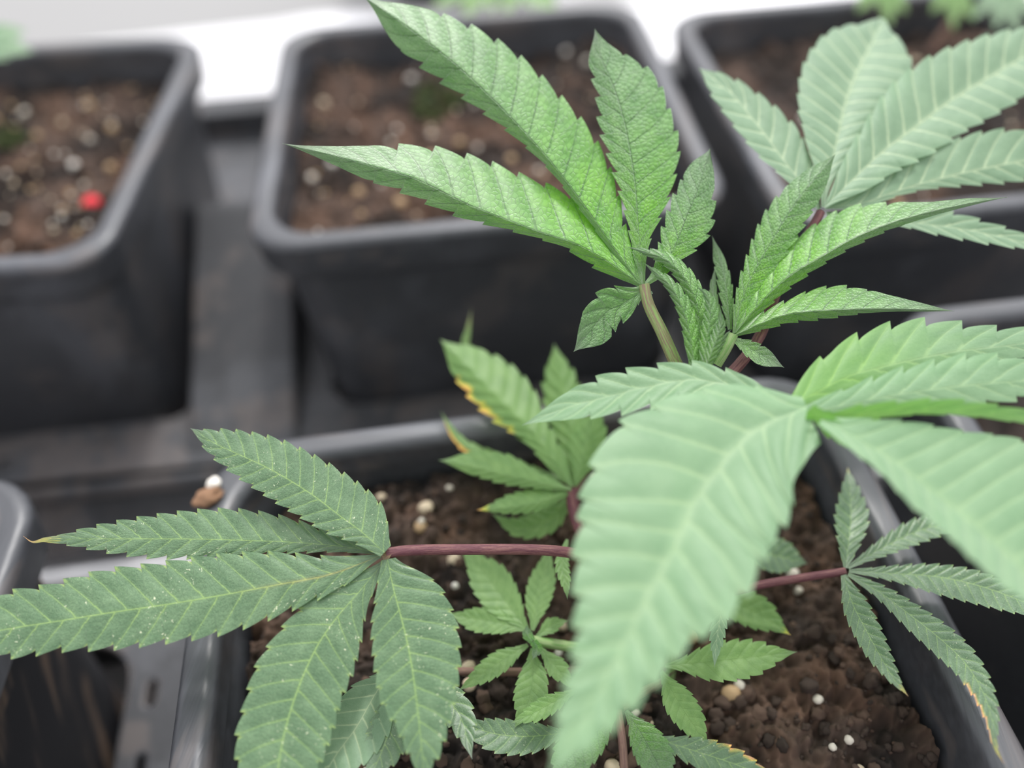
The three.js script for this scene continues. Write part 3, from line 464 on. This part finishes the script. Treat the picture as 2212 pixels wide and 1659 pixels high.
leaf(content, { label: 'small bright shoot low on the left, seen from above', mat: 'dull', c: [1150, 1382, 1.07], n: [-0.05, 0.6, 0.8], o: { fold: -0.1, quilt: 0.1, td: 0.25 },
  petiole: [[[[1150, 1384, 1.07], [1250, 1400, 1.09], [1440, 1430, 1.115]], 0.007, 0.007, SM.green]],
  lf: [
    [[[1142, 1365], [1100, 1310], [1055, 1250], [1008, 1192]], [4, 40, 44, 10], [4, 36, 44, 10], { teeth: 9 }],
    [[[1150, 1362], [1165, 1290], [1178, 1230], [1184, 1190]], [4, 30, 30, 6], [4, 26, 28, 6], { teeth: 9 }],
    [[[1138, 1360], [1060, 1342], [1010, 1335], [966, 1325]], [4, 26, 28, 0], [4, 28, 26, 0], { teeth: 9 }],
    [[[1140, 1393], [1080, 1430], [1040, 1457], [990, 1492]], [4, 24, 22, 0], [4, 26, 22, 0], { teeth: 9 }],
    [[[1150, 1400], [1150, 1470], [1138, 1525], [1112, 1572]], [4, 34, 34, 0], [4, 32, 34, 0], { teeth: 9 }],
    [[[1160, 1375], [1195, 1350], [1228, 1340]], [4, 20, 0], [4, 18, 0], { teeth: 5 }],
    [[[1165, 1398], [1200, 1440], [1240, 1490]], [4, 26, 0], [4, 24, 0], { teeth: 6 }],
    [[[1150, 1385], [1140, 1372], [1138, 1350]], [8, 12, 0], [8, 12, 0], { teeth: 4, dz: -0.02, mat: 'young', tint: youngOrGlowTint(1.5), fold: 0.5 }],
    [[[1152, 1385], [1160, 1400], [1150, 1425]], [8, 12, 0], [8, 12, 0], { teeth: 4, dz: -0.02, mat: 'young', tint: youngOrGlowTint(1.5), fold: 0.5 }],
  ] });
leaf(content, { label: 'low leaves at the foot of the stem under the large pale leaf', mat: 'dull', c: [1425, 1450, 1.03], n: [0.0, 0.6, 0.8], o: { fold: -0.1, quilt: 0.12, td: 0.28 },
  petiole: [[[[1340, 1530, 1.0], [1380, 1500, 1.03], [1436, 1470, 1.1]], 0.0055, 0.006, SM.brown], [[[1335, 1535, 0.995], [1345, 1610, 0.97], [1350, 1700, 0.95]], 0.005, 0.005, SM.brown]],
  lf: [
    [[[1428, 1450], [1470, 1525], [1500, 1570], [1522, 1612]], [4, 34, 34, 8], [4, 32, 30, 8], { teeth: 9 }],
    [[[1436, 1438], [1530, 1430], [1620, 1420], [1722, 1408]], [4, 40, 40, 0], [4, 44, 44, 0], { teeth: 10, mat: 'dull' }],
    [[[1352, 1535], [1385, 1585], [1415, 1640], [1450, 1710]], [4, 38, 42, 0], [4, 34, 36, 0], { teeth: 9, mat: 'young', tint: youngOrGlowTint(0.7) }],
    [[[1400, 1590], [1500, 1622], [1580, 1648], [1690, 1690]], [4, 34, 34, 0], [4, 34, 34, 0], { teeth: 10, mat: 'mature', tint: burnEdge(1, 0.4, 0.9, 0.75) }],
    [[[1240, 1580], [1150, 1590], [1070, 1585], [975, 1555]], [4, 40, 40, 0], [4, 34, 34, 0], { teeth: 11, mat: 'mature', dz: 0.02 }],
    [[[1335, 1538], [1280, 1590], [1230, 1640], [1190, 1700]], [4, 40, 44, 0], [4, 40, 44, 0], { teeth: 9, mat: 'young', tint: youngOrGlowTint(0.5), dz: -0.01 }],
    [[[1500, 1290], [1575, 1300], [1640, 1328], [1708, 1372]], [4, 36, 38, 0], [4, 34, 34, 0], { teeth: 9, tint: burnTip(0.94), dz: 0.03 }],
    [[[1570, 1260], [1560, 1310], [1550, 1370], [1543, 1442]], [4, 18, 17, 0], [4, 18, 17, 0], { teeth: 9, mat: 'pale', dz: -0.06 }],
    [[[1600, 1180], [1650, 1195], [1695, 1205], [1745, 1218]], [4, 38, 36, 0], [4, 34, 34, 0], { teeth: 8, mat: 'mature', dz: 0.04 }],
    [[[1225, 1165], [1214, 1215], [1222, 1260], [1226, 1295]], [3, 16, 14, 0], [3, 16, 14, 0], { teeth: 8, dz: -0.05 }],
    [[[1245, 1490], [1190, 1520], [1150, 1542], [1104, 1562]], [4, 22, 22, 0], [4, 22, 22, 0], { teeth: 8, dz: -0.01 }],
  ] });
leaf(content, { label: 'dull low leaf under the dark speckled leaf', mat: 'dull', c: [850, 1440, 1.03], n: [0.0, 0.7, 0.71], o: { fold: -0.05, quilt: 0.08, td: 0.25 },
  petiole: [[[[850, 1440, 1.03], [1000, 1450, 1.06], [1200, 1450, 1.09], [1440, 1440, 1.115]], 0.005, 0.006, SM.brown]],
  lf: [
    [[[848, 1440], [810, 1500], [770, 1570], [720, 1640], [680, 1720]], [6, 60, 70, 50, 0], [6, 56, 60, 44, 0], { teeth: 9, mat: 'pale' }],
    [[[855, 1450], [850, 1540], [830, 1610], [790, 1700]], [4, 40, 44, 0], [4, 40, 44, 0], { teeth: 9, mat: 'mature' }],
    [[[860, 1440], [930, 1480], [990, 1540], [1020, 1640]], [4, 34, 34, 0], [4, 34, 34, 0], { teeth: 9, mat: 'mature' }],
  ] });
for (const c of plant.children) c.position.sub(shift);

// ---------------------------------------------------------------- plants in the pots behind
function backPlant(label, base, stemTop, leaves) {
  const t = thing('hemp_plant', label, 'plant', base.toArray());
  const stem = mesh('stem', tubeGeo([base, base.clone().lerp(P(...stemTop), 0.5).add(new THREE.Vector3(0.002, 0, 0)), P(...stemTop)], 0.016, 0.011, 16, 8), SM.brown, t);
  for (const [c, n, mat, tips, w] of leaves) {
    const g = new THREE.Group(); g.name = numbered('leaf'); t.add(g);
    const r = camC(c[0], c[1]), C = r.map((k) => k * c[2]);
    mesh('petiole', tubeGeo([P(...c), P(...c).lerp(P(...stemTop), 0.5).add(new THREE.Vector3(0, 0.002, 0)), P(...stemTop)], 0.006, 0.007, 10, 6), SM.brown, g);
    tips.forEach((q) => { const mx = (c[0] + q[0]) / 2, my = (c[1] + q[1]) / 2; mesh('leaflet', leafletGeo(C, nrm(n), [[c[0], c[1]], [mx, my], [q[0], q[1]]], [2, w * 0.8, w, w * 0.6, 0], [2, w * 0.8, w, w * 0.6, 0], { teeth: 9, per: 6, nv: 4, fold: -0.1 }), LM[mat], g); });
  }
  for (const c of t.children) c.position.sub(base);
  return t;
}
backPlant('thin-stemmed plant in the right back pot, its narrow leaves hanging at the top edge', onPlane(2010, 118, -0.11), [2090, -60, 2.2], [
  [[1905, -50, 2.15], [0, 0.3, 0.95], 'dull', [[1850, 28], [1925, 58], [1960, 30]], 20],
  [[2060, -40, 2.12], [0, 0.3, 0.95], 'dull', [[2060, 68], [2010, 30], [2105, 48]], 17],
  [[2170, -40, 2.1], [0, 0.3, 0.95], 'pale', [[2098, 44], [2150, 70], [2200, 80], [2240, 40]], 17],
]);
backPlant('pale leaved plant rising from the left back pot beyond the left edge', onPlane(-150, 330, -0.11), [-150, 120, 2.0], [
  [[-60, 82, 2.0], [0, 0.5, 0.86], 'pale', [[76, 112], [60, 66], [20, 130], [-40, 190]], 24],
]);
{
  const [bx, bz] = [-0.15, -4.85];
  makePot(bx, bz, 0.08, 'black pot behind the middle back pot, its plant leaning over the top edge', 'soil in the pot behind the middle back pot', { z: 9, n: 50, crumbs: 60 });
  backPlant('plant whose blurred bright leaves hang over the middle back pot at the top edge', new THREE.Vector3(bx * S, -0.11 * S, bz * S), [1080, -190, 2.75], [
    [[1050, -60, 2.45], [0, 0.4, 0.92], 'dull', [[930, 20], [1000, 48], [1065, 30]], 22],
    [[1120, -60, 2.4], [0, 0.4, 0.92], 'dull', [[1090, 36], [1155, 22], [1214, 40]], 22],
  ]);
}
renderer.render(scene, camera);
